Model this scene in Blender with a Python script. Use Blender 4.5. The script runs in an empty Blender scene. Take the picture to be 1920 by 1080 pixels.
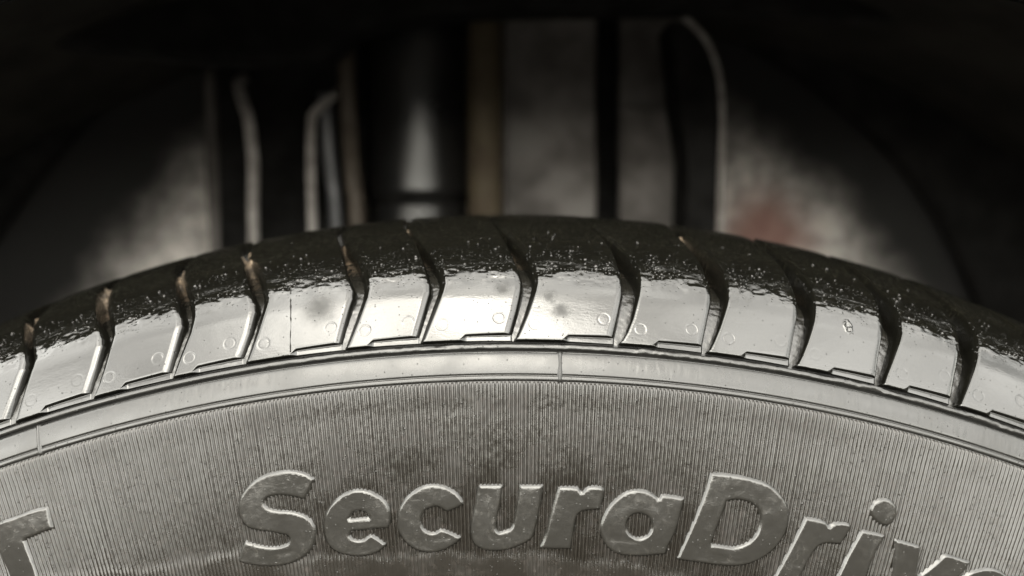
import bpy, math, random
import numpy as np
from mathutils import Vector, noise as mnoise, geometry as mgeo

random.seed(7)
rng = np.random.default_rng(7)
sc = bpy.context.scene
COL = sc.collection

# ------------------------------------------------------------------ camera (a phone held close to the shoulder of the tyre)
cam_d = bpy.data.cameras.new("camera")
cam = bpy.data.objects.new("camera", cam_d)
COL.objects.link(cam)
cam.location = (0, -.141, .3178)
cam.rotation_euler = (math.radians(90 - 6), 0, 0)
cam_d.sensor_width = 36
cam_d.lens = 1450 / 1920 * 36
cam_d.clip_start = .005
cam_d.clip_end = 500
cam_d.dof.use_dof = True
cam_d.dof.focus_distance = .148
cam_d.dof.aperture_fstop = 8.0
sc.camera = cam

# ------------------------------------------------------------------ sky, sun, exposure (bright overcast day)
SUN_EL, SUN_AZ = math.radians(50), math.radians(190)      # azimuth clockwise from +Y
w = bpy.data.worlds.new("World")
sc.world = w
w.use_nodes = True
nt = w.node_tree
sky = nt.nodes.new('ShaderNodeTexSky')
sky.sky_type = 'NISHITA'
sky.sun_disc = False
sky.sun_elevation = SUN_EL
sky.sun_rotation = SUN_AZ
sky.air_density = 1.0
sky.dust_density = 1.5
hs = nt.nodes.new('ShaderNodeHueSaturation')              # cloud cover: the blue is greyed out
hs.inputs['Saturation'].default_value = .12
wb = nt.nodes.new('ShaderNodeMix')
wb.data_type = 'RGBA'
wb.blend_type = 'MULTIPLY'
wb.inputs['Factor'].default_value = 1
wb.inputs['B'].default_value = (1.0, .968, .865, 1)
wtc = nt.nodes.new('ShaderNodeTexCoord')                   # soft cloud structure over the whole sky
cn = nt.nodes.new('ShaderNodeTexNoise')
cn.inputs['Scale'].default_value = 4.2
cn.inputs['Detail'].default_value = 4
nt.links.new(wtc.outputs['Generated'], cn.inputs['Vector'])
cr = nt.nodes.new('ShaderNodeMapRange')
cr.inputs['From Min'].default_value = .32; cr.inputs['From Max'].default_value = .68
cr.inputs['To Min'].default_value = .38; cr.inputs['To Max'].default_value = 1.48
nt.links.new(cn.outputs['Fac'], cr.inputs['Value'])
nt.links.new(cr.outputs[0], hs.inputs['Value'])
nt.links.new(sky.outputs[0], hs.inputs['Color'])
nt.links.new(hs.outputs[0], wb.inputs['A'])
bg = nt.nodes['Background']
nt.links.new(wb.outputs['Result'], bg.inputs['Color'])
bg.inputs['Strength'].default_value = .12

sd = bpy.data.lights.new("sun", 'SUN')
sd.energy = .6
sd.angle = math.radians(120)
sd.color = (1, .96, .89)
sun = bpy.data.objects.new("sun", sd)
COL.objects.link(sun)
sv = Vector((math.sin(SUN_AZ) * math.cos(SUN_EL), math.cos(SUN_AZ) * math.cos(SUN_EL), math.sin(SUN_EL)))
sun.rotation_euler = sv.to_track_quat('Z', 'Y').to_euler()
sun.location = (0, -3, 4)

sc.view_settings.view_transform = 'Standard'
sc.view_settings.look = 'None'
sc.view_settings.gamma = 1
sc.view_settings.exposure = 3.46

# ------------------------------------------------------------------ helpers
def tag(o, label=None, cat=None, group=None, kind=None):
    if label: o['label'] = label
    if cat: o['category'] = cat
    if group: o['group'] = group
    if kind: o['kind'] = kind
    return o

def empty(name, loc, label, cat, group=None):
    o = bpy.data.objects.new(name, None)
    o.empty_display_size = .02
    o.location = loc
    COL.objects.link(o)
    return tag(o, label, cat, group)

def link(name, me, mat=None, parent=None):
    o = bpy.data.objects.new(name, me)
    if mat: me.materials.append(mat)
    COL.objects.link(o)
    if parent:
        o.parent = parent
        o.matrix_parent_inverse = parent.matrix_basis.inverted()
    return o

def mesh_np(name, V, F, UV=None, smooth=True):
    me = bpy.data.meshes.new(name)
    V = np.asarray(V, np.float32); F = np.asarray(F, np.int32)
    n = F.shape[1]
    me.vertices.add(len(V)); me.vertices.foreach_set('co', V.ravel())
    me.loops.add(F.size); me.loops.foreach_set('vertex_index', F.ravel())
    me.polygons.add(len(F))
    me.polygons.foreach_set('loop_start', np.arange(0, F.size, n, dtype=np.int32))
    me.polygons.foreach_set('loop_total', np.full(len(F), n, np.int32))
    me.polygons.foreach_set('use_smooth', np.full(len(F), smooth, bool))
    if UV is not None:
        l = me.uv_layers.new(name='UVMap')
        l.data.foreach_set('uv', np.asarray(UV, np.float32)[F.ravel()].ravel())
    me.update(calc_edges=True)
    me.validate()
    return me

def grid_faces(nu, nv, flip=False):
    i = np.arange(nu - 1)[:, None] * nv + np.arange(nv - 1)[None, :]
    f = np.stack([i, i + nv, i + nv + 1, i + 1], -1).reshape(-1, 4)
    return f[:, ::-1] if flip else f

def sstep(a, b, x):
    t = np.clip((x - a) / (b - a), 0, 1)
    return t * t * (3 - 2 * t)

class VNoise:
    """cheap smooth 2-D value noise on numpy arrays"""
    def __init__(self, seed):
        self.t = np.random.default_rng(seed).uniform(-1, 1, (256, 256))
    def __call__(self, x, y):
        xi = np.floor(x).astype(int); yi = np.floor(y).astype(int)
        fx = x - xi; fy = y - yi
        fx = fx * fx * (3 - 2 * fx); fy = fy * fy * (3 - 2 * fy)
        t = self.t
        a = t[xi & 255, yi & 255]; b = t[(xi + 1) & 255, yi & 255]
        c = t[xi & 255, (yi + 1) & 255]; d = t[(xi + 1) & 255, (yi + 1) & 255]
        return (a * (1 - fx) + b * fx) * (1 - fy) + (c * (1 - fx) + d * fx) * fy
N1, N2, N3, N4 = VNoise(1), VNoise(2), VNoise(3), VNoise(4)

# tyre cross-section: radius r and depth y (metres) along the arc length s (millimetres) from bead to crown
KN = np.array([(.205,.004),(.215,-.0014),(.230,-.0042),(.240,-.0046),(.250,-.0044),(.260,-.0037),(.270,-.0026),(.280,-.0011),(.2861,0),
 (.2921,.0031),(.2955,.0050),(.2985,.0068),(.3010,.0084),(.3030,.0100),(.3050,.0119),(.3068,.0146),(.3086,.0192),(.3108,.0265),
 (.3130,.0353),(.3147,.0435),(.3157,.0510),(.3159,.056),(.3157,.065),(.3155,.09)])
kt = np.r_[0, np.cumsum(np.hypot(*np.diff(KN, axis=0).T))]
def _herm(v, x):
    m = np.gradient(v, kt)
    i = np.clip(np.searchsorted(kt, x) - 1, 0, len(kt) - 2)
    h = kt[i + 1] - kt[i]; s = (x - kt[i]) / h
    return (2*s**3-3*s**2+1)*v[i] + (s**3-2*s**2+s)*h*m[i] + (-2*s**3+3*s**2)*v[i+1] + (s**3-s**2)*h*m[i+1]
TS = np.linspace(0, kt[-1], 3000)
TR, TY = _herm(KN[:, 0], TS), _herm(KN[:, 1], TS)
TS = TS * 1000
dR, dY = np.gradient(TR, TS), np.gradient(TY, TS)
_k = np.ones(61) / 61
dR = np.convolve(np.pad(dR, 30, 'edge'), _k, 'valid'); dY = np.convolve(np.pad(dY, 30, 'edge'), _k, 'valid')
_l = np.hypot(dR, dY)
NR, NY = dY / _l, -dR / _l

def surf(phi, s, h):
    """point on the tyre: angle phi (rad), arc length s (mm), height h (mm) above the moulded surface"""
    phi, s, h = np.broadcast_arrays(phi, s, h)
    r = np.interp(s, TS, TR) + np.interp(s, TS, NR) * h * .001
    y = np.interp(s, TS, TY) + np.interp(s, TS, NY) * h * .001
    V = np.stack([r * np.sin(phi), y, r * np.cos(phi)], -1)
    UV = np.stack([phi * 300., s + 0 * phi], -1)
    return V.reshape(-1, 3), UV.reshape(-1, 2)

# ------------------------------------------------------------------ materials
class NT:
    def __init__(self, name):
        self.m = bpy.data.materials.new(name); self.m.use_nodes = True
        self.t = self.m.node_tree; self.b = self.t.nodes['Principled BSDF']
        self.tc = self.t.nodes.new('ShaderNodeTexCoord')
    def n(self, typ, **kw):
        x = self.t.nodes.new(typ)
        for k, v in kw.items(): setattr(x, k, v)
        return x
    def l(self, a, b): self.t.links.new(a, b)
    def coord(self, kind='UV', scale=(1, 1, 1)):
        mp = self.n('ShaderNodeMapping'); mp.inputs['Scale'].default_value = scale
        self.l(self.tc.outputs[kind], mp.inputs['Vector']); return mp.outputs[0]
    def noise(self, co, scale, detail=3, rough=.5):
        x = self.n('ShaderNodeTexNoise'); x.inputs['Scale'].default_value = scale
        x.inputs['Detail'].default_value = detail; x.inputs['Roughness'].default_value = rough
        self.l(co, x.inputs['Vector']); return x.outputs['Fac']
    def ramp(self, fac, a, b, ca=0, cb=1):
        x = self.n('ShaderNodeMapRange'); x.interpolation_type = 'SMOOTHSTEP'
        x.inputs['From Min'].default_value = a; x.inputs['From Max'].default_value = b
        x.inputs['To Min'].default_value = ca; x.inputs['To Max'].default_value = cb
        self.l(fac, x.inputs['Value']); return x.outputs[0]
    def math(self, op, a, b=None):
        x = self.n('ShaderNodeMath', operation=op)
        for i, v in enumerate((a, b)):
            if v is None: continue
            if isinstance(v, (int, float)): x.inputs[i].default_value = v
            else: self.l(v, x.inputs[i])
        return x.outputs[0]
    def mix(self, fac, a, b):
        x = self.n('ShaderNodeMix', data_type='RGBA')
        if isinstance(fac, (int, float)): x.inputs['Factor'].default_value = fac
        else: self.l(fac, x.inputs['Factor'])
        for k, v in (('A', a), ('B', b)):
            if isinstance(v, tuple): x.inputs[k].default_value = (*v, 1)
            else: self.l(v, x.inputs[k])
        return x.outputs['Result']
    def bump(self, h, dist, strength=1.0, prev=None):
        x = self.n('ShaderNodeBump'); x.inputs['Distance'].default_value = dist
        x.inputs['Strength'].default_value = strength
        self.l(h, x.inputs['Height'])
        if prev is not None: self.l(prev, x.inputs['Normal'])
        return x.outputs[0]
    def done(self, color=None, rough=None, normal=None, ior=None, metallic=None, spec=None):
        for k, v in (('Base Color', color), ('Roughness', rough), ('Normal', normal), ('IOR', ior), ('Metallic', metallic), ('Specular IOR Level', spec)):
            if v is None: continue
            if isinstance(v, tuple): self.b.inputs[k].default_value = (*v, 1)
            elif isinstance(v, (int, float)): self.b.inputs[k].default_value = v
            else: self.l(v, self.b.inputs[k])
        return self.m

SMUDGES = ((-37.5, 99.6, 5.2), (9.5, 96.8, 2.8), (7.2, 99.6, 2.2), (-1.8, 101.2, 2.4))
def wet_rubber(name, base, dust, dust_amt, rough, bump_um, ripple_um, crown=False, ior=1.62):
    t = NT(name)
    uv = t.coord('UV')
    big = t.noise(uv, .12, 3)
    mid = t.noise(uv, .9, 4, .6)
    fine = t.noise(uv, 3.2, 3, .6)
    speck = t.noise(uv, 5.0, 2, .5)
    d = t.math('MULTIPLY', t.ramp(mid, .45, .75), t.ramp(big, .35, .65))
    d = t.math('MULTIPLY', d, dust_amt)
    if crown:
        sx = t.n('ShaderNodeSeparateXYZ'); t.l(t.tc.outputs['UV'], sx.inputs[0])
        cm = t.ramp(sx.outputs[1], 111, 124)
        flecks = t.math('MULTIPLY', t.ramp(speck, .55, .72), t.ramp(mid, .38, .62))
        d = t.math('ADD', d, t.math('MULTIPLY', t.math('MULTIPLY', flecks, cm), .8))
    col = t.mix(d, base, dust)
    r = t.ramp(big, .3, .75, rough * .7, rough * 1.6)
    r = t.math('ADD', r, t.math('MULTIPLY', d, .35))
    if crown: r = t.math('ADD', r, t.math('MULTIPLY', cm, .12))
    spec_s = .5
    for (sx_, sy_, rad) in SMUDGES if crown else ():                  # dull, wiped spots in the dressing
        vm = t.n('ShaderNodeVectorMath', operation='DISTANCE'); t.l(uv, vm.inputs[0]); vm.inputs[1].default_value = (sx_, sy_, 0)
        dd = t.math('ADD', vm.outputs['Value'], t.math('MULTIPLY', t.math('SUBTRACT', mid, .5), 2.5))
        sm = t.ramp(dd, 0, rad, .40, 0)
        r = t.math('ADD', r, sm)
        spec_s = t.math('SUBTRACT', spec_s, t.math('MULTIPLY', sm, .55))
    rip = t.noise(t.coord('UV', (.5, 1.6, 1)), 1.5, 2, .55)
    n = t.bump(rip, ripple_um * 1e-6)
    n = t.bump(fine, bump_um * 1e-6, 1, n)
    if crown:
        grit = t.math('MULTIPLY', t.noise(uv, 2.6, 4, .65), t.ramp(sx.outputs[1], 105, 109))
        n = t.bump(grit, 110e-6, 1, n)
    pits = t.n('ShaderNodeTexVoronoi'); pits.inputs['Scale'].default_value = 1.1
    t.l(uv, pits.inputs['Vector'])
    dots = t.ramp(pits.outputs['Distance'], .05, .16, 1, 0)
    sel = t.n('ShaderNodeSeparateColor'); t.l(pits.outputs['Color'], sel.inputs[0])
    dots = t.math('MULTIPLY', dots, t.ramp(sel.outputs[0], .55, .6))
    n = t.bump(dots, 70e-6, 1, n)
    if crown:                                                        # crowded pits and blisters where the dressing stopped
        p2 = t.n('ShaderNodeTexVoronoi'); p2.inputs['Scale'].default_value = 1.9
        t.l(uv, p2.inputs['Vector'])
        s2 = t.n('ShaderNodeSeparateColor'); t.l(p2.outputs['Color'], s2.inputs[0])
        g2 = t.math('MULTIPLY', t.ramp(sx.outputs[1], 101.5, 105), t.ramp(sx.outputs[1], 122, 112))
        d2 = t.math('MULTIPLY', t.ramp(p2.outputs['Distance'], .08, .34, 1, 0), t.math('MULTIPLY', g2, t.ramp(s2.outputs[0], .60, .68)))
        n = t.bump(d2, 120e-6, 1, n)
    return t.done(col, r, n, ior, spec=spec_s if crown else None)

M = {}
M['block'] = wet_rubber('wet_block_rubber', (.0030, .0029, .0023), (.036, .033, .018), .05, .06, 9, 16, crown=True)
M['band'] = wet_rubber('wet_band_rubber', (.008, .0078, .0072), (.030, .028, .024), .18, .26, 13, 12, ior=1.52)
M['side'] = wet_rubber('wet_sidewall_rubber', (.0062, .0052, .0039), (.030, .0225, .0185), .34, .23, 18, 10, ior=1.50)
M['letter'] = wet_rubber('wet_letter_rubber', (.0080, .0075, .0064), (.020, .0175, .014), .35, .14, 14, 14, ior=1.6)
def groove_mat():
    t = NT('muddy_groove_rubber')
    uv = t.coord('UV')
    big = t.noise(uv, .11, 3); mid = t.noise(uv, .8, 4, .65); fine = t.noise(uv, 2.2, 4, .65)
    sx = t.n('ShaderNodeSeparateXYZ'); t.l(t.tc.outputs['UV'], sx.inputs[0])
    up = t.ramp(sx.outputs[1], 112, 124)
    d = t.math('MULTIPLY', t.ramp(mid, .44, .60), t.math('MULTIPLY', up, t.ramp(big, .40, .55)))
    tan = t.mix(t.ramp(fine, .4, .65), (.045, .028, .014), (.15, .105, .062))
    col = t.mix(d, (.008, .0075, .006), tan)
    r = t.math('ADD', .25, t.math('MULTIPLY', d, .5))
    n = t.bump(mid, 50e-6); n = t.bump(fine, 25e-6, 1, n)
    return t.done(col, r, n, 1.6)
M['groove'] = groove_mat()
def plain(name, col, rough, col2=None, scale=60, metallic=0, bump=0, spec=None):
    t = NT(name); co = t.coord('Object')
    a = t.noise(co, scale, 5, .6)
    c = t.mix(t.ramp(a, .35, .65), col, col2 or tuple(x * .6 for x in col))
    n = t.bump(a, bump) if bump else None
    r = t.ramp(a, .3, .7, rough * .8, min(1, rough * 1.2))
    return t.done(c, r, n, metallic=metallic or None, spec=spec)
M['drop'] = plain('dressing_droplet', (.012, .011, .010), .04)
M['mud'] = plain('dried_mud', (.085, .060, .036), .8, (.02, .014, .008), 700)
M['black'] = plain('black_underbody_coat', (.006, .0055, .005), .8, spec=.15)
M['liner'] = plain('dusty_liner_plastic', (.014, .0125, .0095), .9, (.010, .009, .007), 18, spec=.2)
M['paint'] = plain('dark_body_paint', (.012, .012, .013), .12)
M['shock'] = plain('black_damper_paint', (.010, .010, .010), .33, (.014, .013, .012), 40)
M['rust'] = plain('rusty_rod_steel', (.060, .046, .026), .75, (.038, .026, .014), 45, bump=.0004)
M['galv'] = plain('grey_pipe_coating', (.26, .245, .23), .7, (.16, .145, .135), 120)
M['browncable'] = plain('brown_cable_sheath', (.045, .034, .024), .7, (.03, .022, .014), 60)
M['dullpipe'] = plain('dull_grey_pipe', (.085, .085, .09), .5)
M['plate'] = plain('grey_bracket_steel', (.10, .090, .083), .7, (.048, .042, .038), 30, bump=.0005)
M['asphalt'] = plain('asphalt', (.050, .046, .039), .85, (.036, .033, .028), 12)
def inner_mat():
    """pale, mottled dusty panel; shade outside an arch is painted in as near-black"""
    t = NT('dusty_panel_painted_shade'); co = t.coord('Object')
    a = t.noise(co, 95, 5, .68); b = t.noise(co, 16, 4, .6)
    c = t.mix(t.ramp(a, .36, .64), (.34, .32, .30), (.68, .64, .60))
    vm = t.n('ShaderNodeVectorMath', operation='DISTANCE'); t.l(t.tc.outputs['Object'], vm.inputs[0])
    vm.inputs[1].default_value = (.150, .32, .298)
    dd = t.math('ADD', vm.outputs['Value'], t.math('MULTIPLY', b, .03))
    c = t.mix(t.ramp(dd, .024, .058, .9, 0), c, (.20, .095, .075))
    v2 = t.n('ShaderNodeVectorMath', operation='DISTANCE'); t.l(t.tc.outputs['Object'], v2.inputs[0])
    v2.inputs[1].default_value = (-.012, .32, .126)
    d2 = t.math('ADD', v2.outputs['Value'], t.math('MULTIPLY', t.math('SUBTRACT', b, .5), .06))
    c = t.mix(t.ramp(d2, .240, .300), c, (.008, .0075, .007))  # painted shade: the colour drops to near-black away from the arch centre
    return t.done(c, .85, t.bump(a, .0012))
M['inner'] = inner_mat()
GRID=[90.6,93.0,96.0,99.0,101.0,103.0,105.0,108.0,112.0,117.0,123.0,130.0,140.0]
GL=[[-337.5,-334.3,-330.4,-326.9,-324.7,-324.6,-325.7,-329.4,-335.4,-343.4,-354.6,-367.2,-376.2],[-280.9,-278.2,-274.8,-272.2,-270.6,-271.3,-273.4,-277.4,-283.4,-290.5,-299.0,-308.5,-317.5],[-225.7,-223.5,-220.6,-218.0,-216.2,-217.0,-219.5,-222.5,-226.5,-232.4,-240.1,-248.8,-257.8],[-177.2,-174.4,-171.0,-168.8,-167.4,-167.9,-170.4,-173.8,-178.1,-183.3,-189.6,-198.8,-209.0],[-112.0,-110.1,-107.8,-105.3,-103.5,-103.2,-105.7,-108.5,-111.9,-115.9,-120.9,-126.8,-135.1],[-61.6,-59.6,-57.1,-54.7,-53.2,-53.3,-55.1,-57.3,-60.3,-63.7,-68.3,-75.5,-84.4],[-1.5,0.4,2.8,4.7,5.7,6.1,4.6,2.5,0.0,-3.0,-6.5,-10.7,-16.7],[65.1,66.7,68.6,70.3,71.4,71.5,71.1,69.8,68.9,68.1,65.0,59.9,55.3],[123.5,124.8,126.5,128.2,129.3,130.0,129.2,127.7,127.5,127.0,124.8,122.9,120.8],[181.3,182.5,183.9,185.5,186.7,187.3,187.2,186.4,186.7,188.0,188.3,187.3,186.3],[239.3,240.1,241.2,242.8,244.0,244.9,244.7,244.6,246.6,249.7,249.4,248.7,247.7],[290.8,292.0,293.5,295.3,296.8,298.2,298.0,299.0,301.1,305.7,309.4,308.7,307.7]]
GR=[[-330.4,-327.5,-323.9,-320.2,-318.2,-316.8,-318.6,-321.3,-327.7,-335.8,-343.6,-349.9,-358.9],[-275.6,-271.7,-267.9,-265.0,-263.6,-262.4,-263.3,-266.4,-272.3,-279.6,-288.3,-296.9,-305.9],[-221.4,-218.1,-213.9,-209.6,-208.5,-207.8,-208.6,-211.1,-216.7,-223.6,-231.3,-239.5,-248.5],[-172.4,-169.1,-165.4,-162.2,-160.5,-159.1,-159.6,-162.0,-166.3,-173.0,-181.3,-189.9,-198.9],[-106.7,-103.3,-99.2,-95.6,-93.7,-92.8,-93.4,-95.0,-98.3,-103.9,-110.7,-118.4,-127.4],[-57.4,-54.3,-50.4,-46.6,-44.7,-43.2,-44.0,-45.7,-49.2,-54.4,-61.1,-68.9,-77.9],[3.1,6.7,10.6,13.9,15.6,16.8,16.3,15.1,12.7,8.7,2.9,-4.2,-13.2],[70.7,75.0,78.8,81.2,82.6,83.6,83.8,83.3,82.1,79.1,73.3,65.1,56.1],[128.2,131.8,135.5,138.6,140.2,141.5,142.0,141.9,141.7,140.1,137.0,132.2,126.9],[186.6,190.1,193.6,196.6,198.0,199.1,199.5,200.0,200.5,200.7,200.7,197.6,195.6],[244.9,247.2,250.6,254.0,255.9,257.7,257.8,258.3,259.2,259.7,259.3,258.6,257.6],[297.4,300.1,303.5,306.8,308.5,310.2,311.5,312.8,315.3,318.6,321.7,321.9,320.9]]
CIRC=[(-232.02,95.07),(-287.01,94.96),(-265.13,93.64),(-319.25,93.86),(-183.97,95.08),(-210.66,93.7),(-161.59,93.78),(-117.66,95.16),(-95.37,93.86),(-67.21,95.05),(-45.47,93.89),(-8.26,95.06),(14.81,93.82),(59.27,95.28),(82.79,93.66),(116.1,94.7),(140.54,93.82),(174.95,95.08),(198.01,93.67),(256.21,93.7),(285.41,95.71),(309.16,93.78),(339.15,95.66)]
LET={
 'S':[[(-134.65,66.94),(-138.8,67.95),(-146.18,68.9),(-153.79,69.33),(-161.6,69.39),(-168.87,69.17),(-176.47,68.46),(-182.95,67.32),(-187.93,65.82),(-190.84,64.03),(-191.19,62.5),(-189.71,61.17),(-186.8,60.06),(-180.37,59.17),(-171.9,58.5),(-164.18,57.78),(-160.01,57.32),(-158.77,56.69),(-160.43,56.07),(-164.75,55.76),(-170.76,55.77),(-177.95,56.24),(-184.23,56.92),(-187.65,57.37),(-189.97,57.77),(-192.5,56.92),(-195.34,55.69),(-198.23,54.27),(-195.75,53.75),(-189.43,53.05),(-180.8,52.36),(-171.89,52.0),(-162.76,51.98),(-154.84,52.44),(-148.27,53.27),(-143.06,54.44),(-139.88,56.07),(-139.16,57.79),(-140.34,59.28),(-144.12,60.43),(-149.55,61.22),(-155.78,61.85),(-162.85,62.27),(-168.38,62.8),(-170.93,63.39),(-171.64,64.0),(-170.16,64.61),(-166.34,64.92),(-161.28,64.9),(-154.96,64.54),(-149.44,64.04),(-144.62,63.57),(-142.05,64.05),(-140.03,64.74),(-137.66,65.9)]],
 'e':[[(-133.24,58.35),(-131.82,59.85),(-129.6,60.93),(-126.14,62.06),(-121.74,62.97),(-114.84,63.91),(-107.51,64.23),(-100.46,63.89),(-93.6,62.96),(-88.26,61.69),(-85.82,60.3),(-85.44,58.56),(-86.38,57.05),(-88.2,56.48),(-97.4,56.54),(-106.29,56.48),(-113.68,56.49),(-115.36,56.06),(-114.2,55.35),(-110.67,54.92),(-106.2,54.93),(-103.02,55.43),(-100.3,55.74),(-95.82,54.86),(-90.21,53.57),(-92.49,52.85),(-96.88,52.18),(-103.07,51.76),(-111.39,51.69),(-120.18,52.23),(-127.25,53.13),(-131.81,54.44),(-133.57,56.05),(-133.81,57.41)],[(-113.69,58.95),(-111.86,59.8),(-108.44,60.13),(-104.85,59.99),(-102.69,59.55),(-101.45,58.98),(-107.48,58.91)]],
 'c':[[(-81.67,57.72),(-79.57,59.78),(-75.06,61.6),(-68.95,62.92),(-61.57,63.84),(-53.67,64.05),(-45.9,63.58),(-38.91,62.5),(-35.46,61.42),(-33.29,60.36),(-34.95,59.9),(-40.85,59.19),(-45.99,58.86),(-50.92,59.65),(-53.79,59.82),(-56.72,59.67),(-61.19,59.17),(-63.33,58.15),(-63.91,57.01),(-62.68,56.03),(-59.16,55.34),(-55.51,55.19),(-51.73,55.64),(-49.51,55.69),(-43.0,55.0),(-35.76,54.01),(-38.86,53.14),(-44.23,52.23),(-51.1,51.54),(-58.65,51.31),(-67.52,51.78),(-74.65,52.97),(-79.35,54.6),(-81.65,56.18)]],
 'u':[[(-23.05,63.61),(-14.49,63.61),(-5.93,63.58),(-7.06,61.27),(-9.32,58.42),(-11.24,56.13),(-10.91,55.27),(-8.93,54.82),(-6.12,55.06),(-1.7,55.44),(0.65,56.3),(3.03,59.93),(5.13,63.54),(13.33,63.56),(21.75,63.6),(20.02,59.98),(17.72,56.53),(14.95,53.84),(11.65,53.06),(4.99,52.18),(-3.97,51.41),(-13.71,51.24),(-21.16,51.56),(-27.04,52.46),(-29.28,53.73),(-29.21,56.22),(-26.29,59.64)]],
 'r':[[(32.19,63.33),(39.67,63.48),(46.11,63.44),(47.5,62.84),(48.54,62.61),(51.14,63.31),(55.34,63.75),(61.05,63.77),(64.42,63.16),(63.4,61.39),(62.05,59.43),(58.45,59.28),(52.68,59.1),(48.39,58.7),(45.98,57.91),(44.79,56.36),(44.0,54.63),(42.63,51.82),(30.32,51.71),(19.85,51.78),(23.36,54.07),(26.02,56.96),(29.29,60.42)]],
 'a':[[(62.41,55.83),(63.59,57.58),(66.05,59.44),(69.98,61.03),(74.36,62.2),(79.83,63.18),(86.14,63.68),(92.61,63.66),(97.83,63.1),(102.04,62.44),(103.93,63.16),(111.47,63.24),(120.35,63.06),(119.05,60.78),(117.45,57.85),(114.94,55.27),(112.6,53.85),(111.13,52.16),(103.76,51.81),(94.16,51.34),(82.92,51.19),(74.53,51.57),(68.23,52.62),(64.25,54.13)],[(98.93,57.25),(98.85,56.67),(98.18,56.12),(96.96,55.64),(95.27,55.24),(93.22,54.97),(90.96,54.85),(88.65,54.87),(86.44,55.04),(84.5,55.35),(82.94,55.78),(81.89,56.29),(81.41,56.85),(81.53,57.42),(82.23,57.97),(83.47,58.45),(85.16,58.84),(87.19,59.1),(89.41,59.23),(91.68,59.2),(93.86,59.04),(95.78,58.73),(97.34,58.31),(98.41,57.81)]],
 'D':[[(135.66,68.18),(144.65,68.46),(154.64,68.47),(165.49,68.25),(175.09,67.82),(183.0,66.74),(189.05,65.3),(192.97,63.56),(194.46,61.5),(193.92,59.53),(191.59,57.66),(186.47,55.46),(178.8,53.54),(170.57,52.3),(160.41,51.55),(148.37,51.32),(134.69,51.33),(119.48,51.43),(122.09,53.74),(126.25,57.35),(129.72,60.74),(133.07,64.3)],[(149.5,63.33),(155.77,63.81),(163.8,63.76),(170.07,63.06),(173.53,61.67),(174.29,59.96),(173.14,58.36),(169.02,56.72),(163.69,55.72),(157.26,55.21),(150.52,55.2),(143.0,55.25),(145.14,58.0),(147.62,60.8)]],
 'r2':[[(205.11,63.0),(211.95,63.17),(219.77,62.94),(222.8,62.36),(225.42,63.04),(230.14,63.49),(236.49,63.54),(238.1,63.02),(236.61,61.25),(233.77,59.39),(228.78,59.18),(223.19,58.9),(218.71,58.09),(216.03,56.68),(213.69,54.87),(211.28,52.37),(208.87,49.86),(207.0,48.23),(197.07,48.07),(187.65,48.14),(192.27,51.41),(196.23,54.64),(199.48,57.49)]],
 'dot':[[(248.14,66.93),(248.88,68.24),(252.39,69.28),(257.05,69.72),(261.65,69.53),(265.57,68.71),(267.19,67.47),(266.34,65.89),(262.9,64.81),(257.84,64.72),(252.87,65.23),(249.66,65.94)]],
 'i':[[(245.61,63.02),(254.21,63.12),(263.27,63.11),(262.08,61.71),(260.02,59.87),(258.9,57.76),(257.7,55.12),(257.12,51.31),(247.3,51.03),(234.61,50.95),(237.08,53.83),(238.79,56.14),(241.28,59.0)]],
 'v':[[(270.37,62.82),(277.1,62.93),(288.76,62.91),(290.88,60.54),(292.4,58.08),(294.4,57.8),(300.27,59.88),(303.42,61.16),(306.97,62.65),(310.65,62.89),(326.97,62.88),(325.37,61.24),(321.9,59.21),(315.56,56.25),(308.96,53.46),(282.13,51.97),(277.55,53.55),(275.38,56.32),(272.82,59.56)]],
 'T':[[(-380.25,73.03),(-365.76,72.95),(-352.3,73.19),(-342.57,73.14),(-330.75,73.26),(-320.1,72.97),(-318.64,72.53),(-319.12,71.03),(-319.65,68.59),(-326.35,68.57),(-340.42,68.36),(-340.47,66.72),(-339.85,64.06),(-339.9,61.46),(-339.89,57.96),(-352.19,58.02),(-360.78,58.28),(-359.78,63.29),(-360.94,66.9),(-362.07,68.58),(-371.6,68.47),(-382.72,68.72)]],
 'e2':[[(320.77,57.22),(322.19,58.72),(324.41,59.8),(327.87,60.93),(332.27,61.84),(339.17,62.78),(346.5,63.1),(353.55,62.76),(360.41,61.83),(365.75,60.56),(368.19,59.17),(368.57,57.43),(367.63,55.92),(365.81,55.35),(356.61,55.41),(347.72,55.35),(340.33,55.36),(338.65,54.93),(339.81,54.22),(343.34,53.79),(347.81,53.8),(350.99,54.3),(353.71,54.61),(358.19,53.73),(363.8,52.44),(361.52,51.72),(357.13,51.05),(350.94,50.63),(342.62,50.56),(333.83,51.1),(326.76,52.0),(322.2,53.31),(320.44,54.92),(320.2,56.28)],[(340.32,57.82),(342.15,58.67),(345.57,59.0),(349.16,58.86),(351.32,58.42),(352.56,57.85),(346.53,57.78)]],
}
GRID = np.array(GRID); GL = np.array(GL); GR = np.array(GR)
DP = 57.0
# neighbours beyond the traced ones keep the same groove shape, one pitch further on
GL = np.vstack([GL[0] - 2*DP, GL[0] - DP, GL, GL[-1] + DP, GL[-1] + 2*DP]) * .001
GR = np.vstack([GR[0] - 2*DP, GR[0] - DP, GR, GR[-1] + DP, GR[-1] + 2*DP]) * .001
for A in (GL, GR):                                         # soften hand-measured corners a little
    A[:, 2:-1] = .08 * A[:, 1:-2] + .84 * A[:, 2:-1] + .08 * A[:, 3:]
S0, STOP = 90.62, 150.0

def floor_depth(s):
    return np.interp(s, [88, 91, 94, 98, 104, 112, 150], [1.1, 1.1, 1.2, 1.6, 2.6, 3.8, 4.8])

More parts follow.
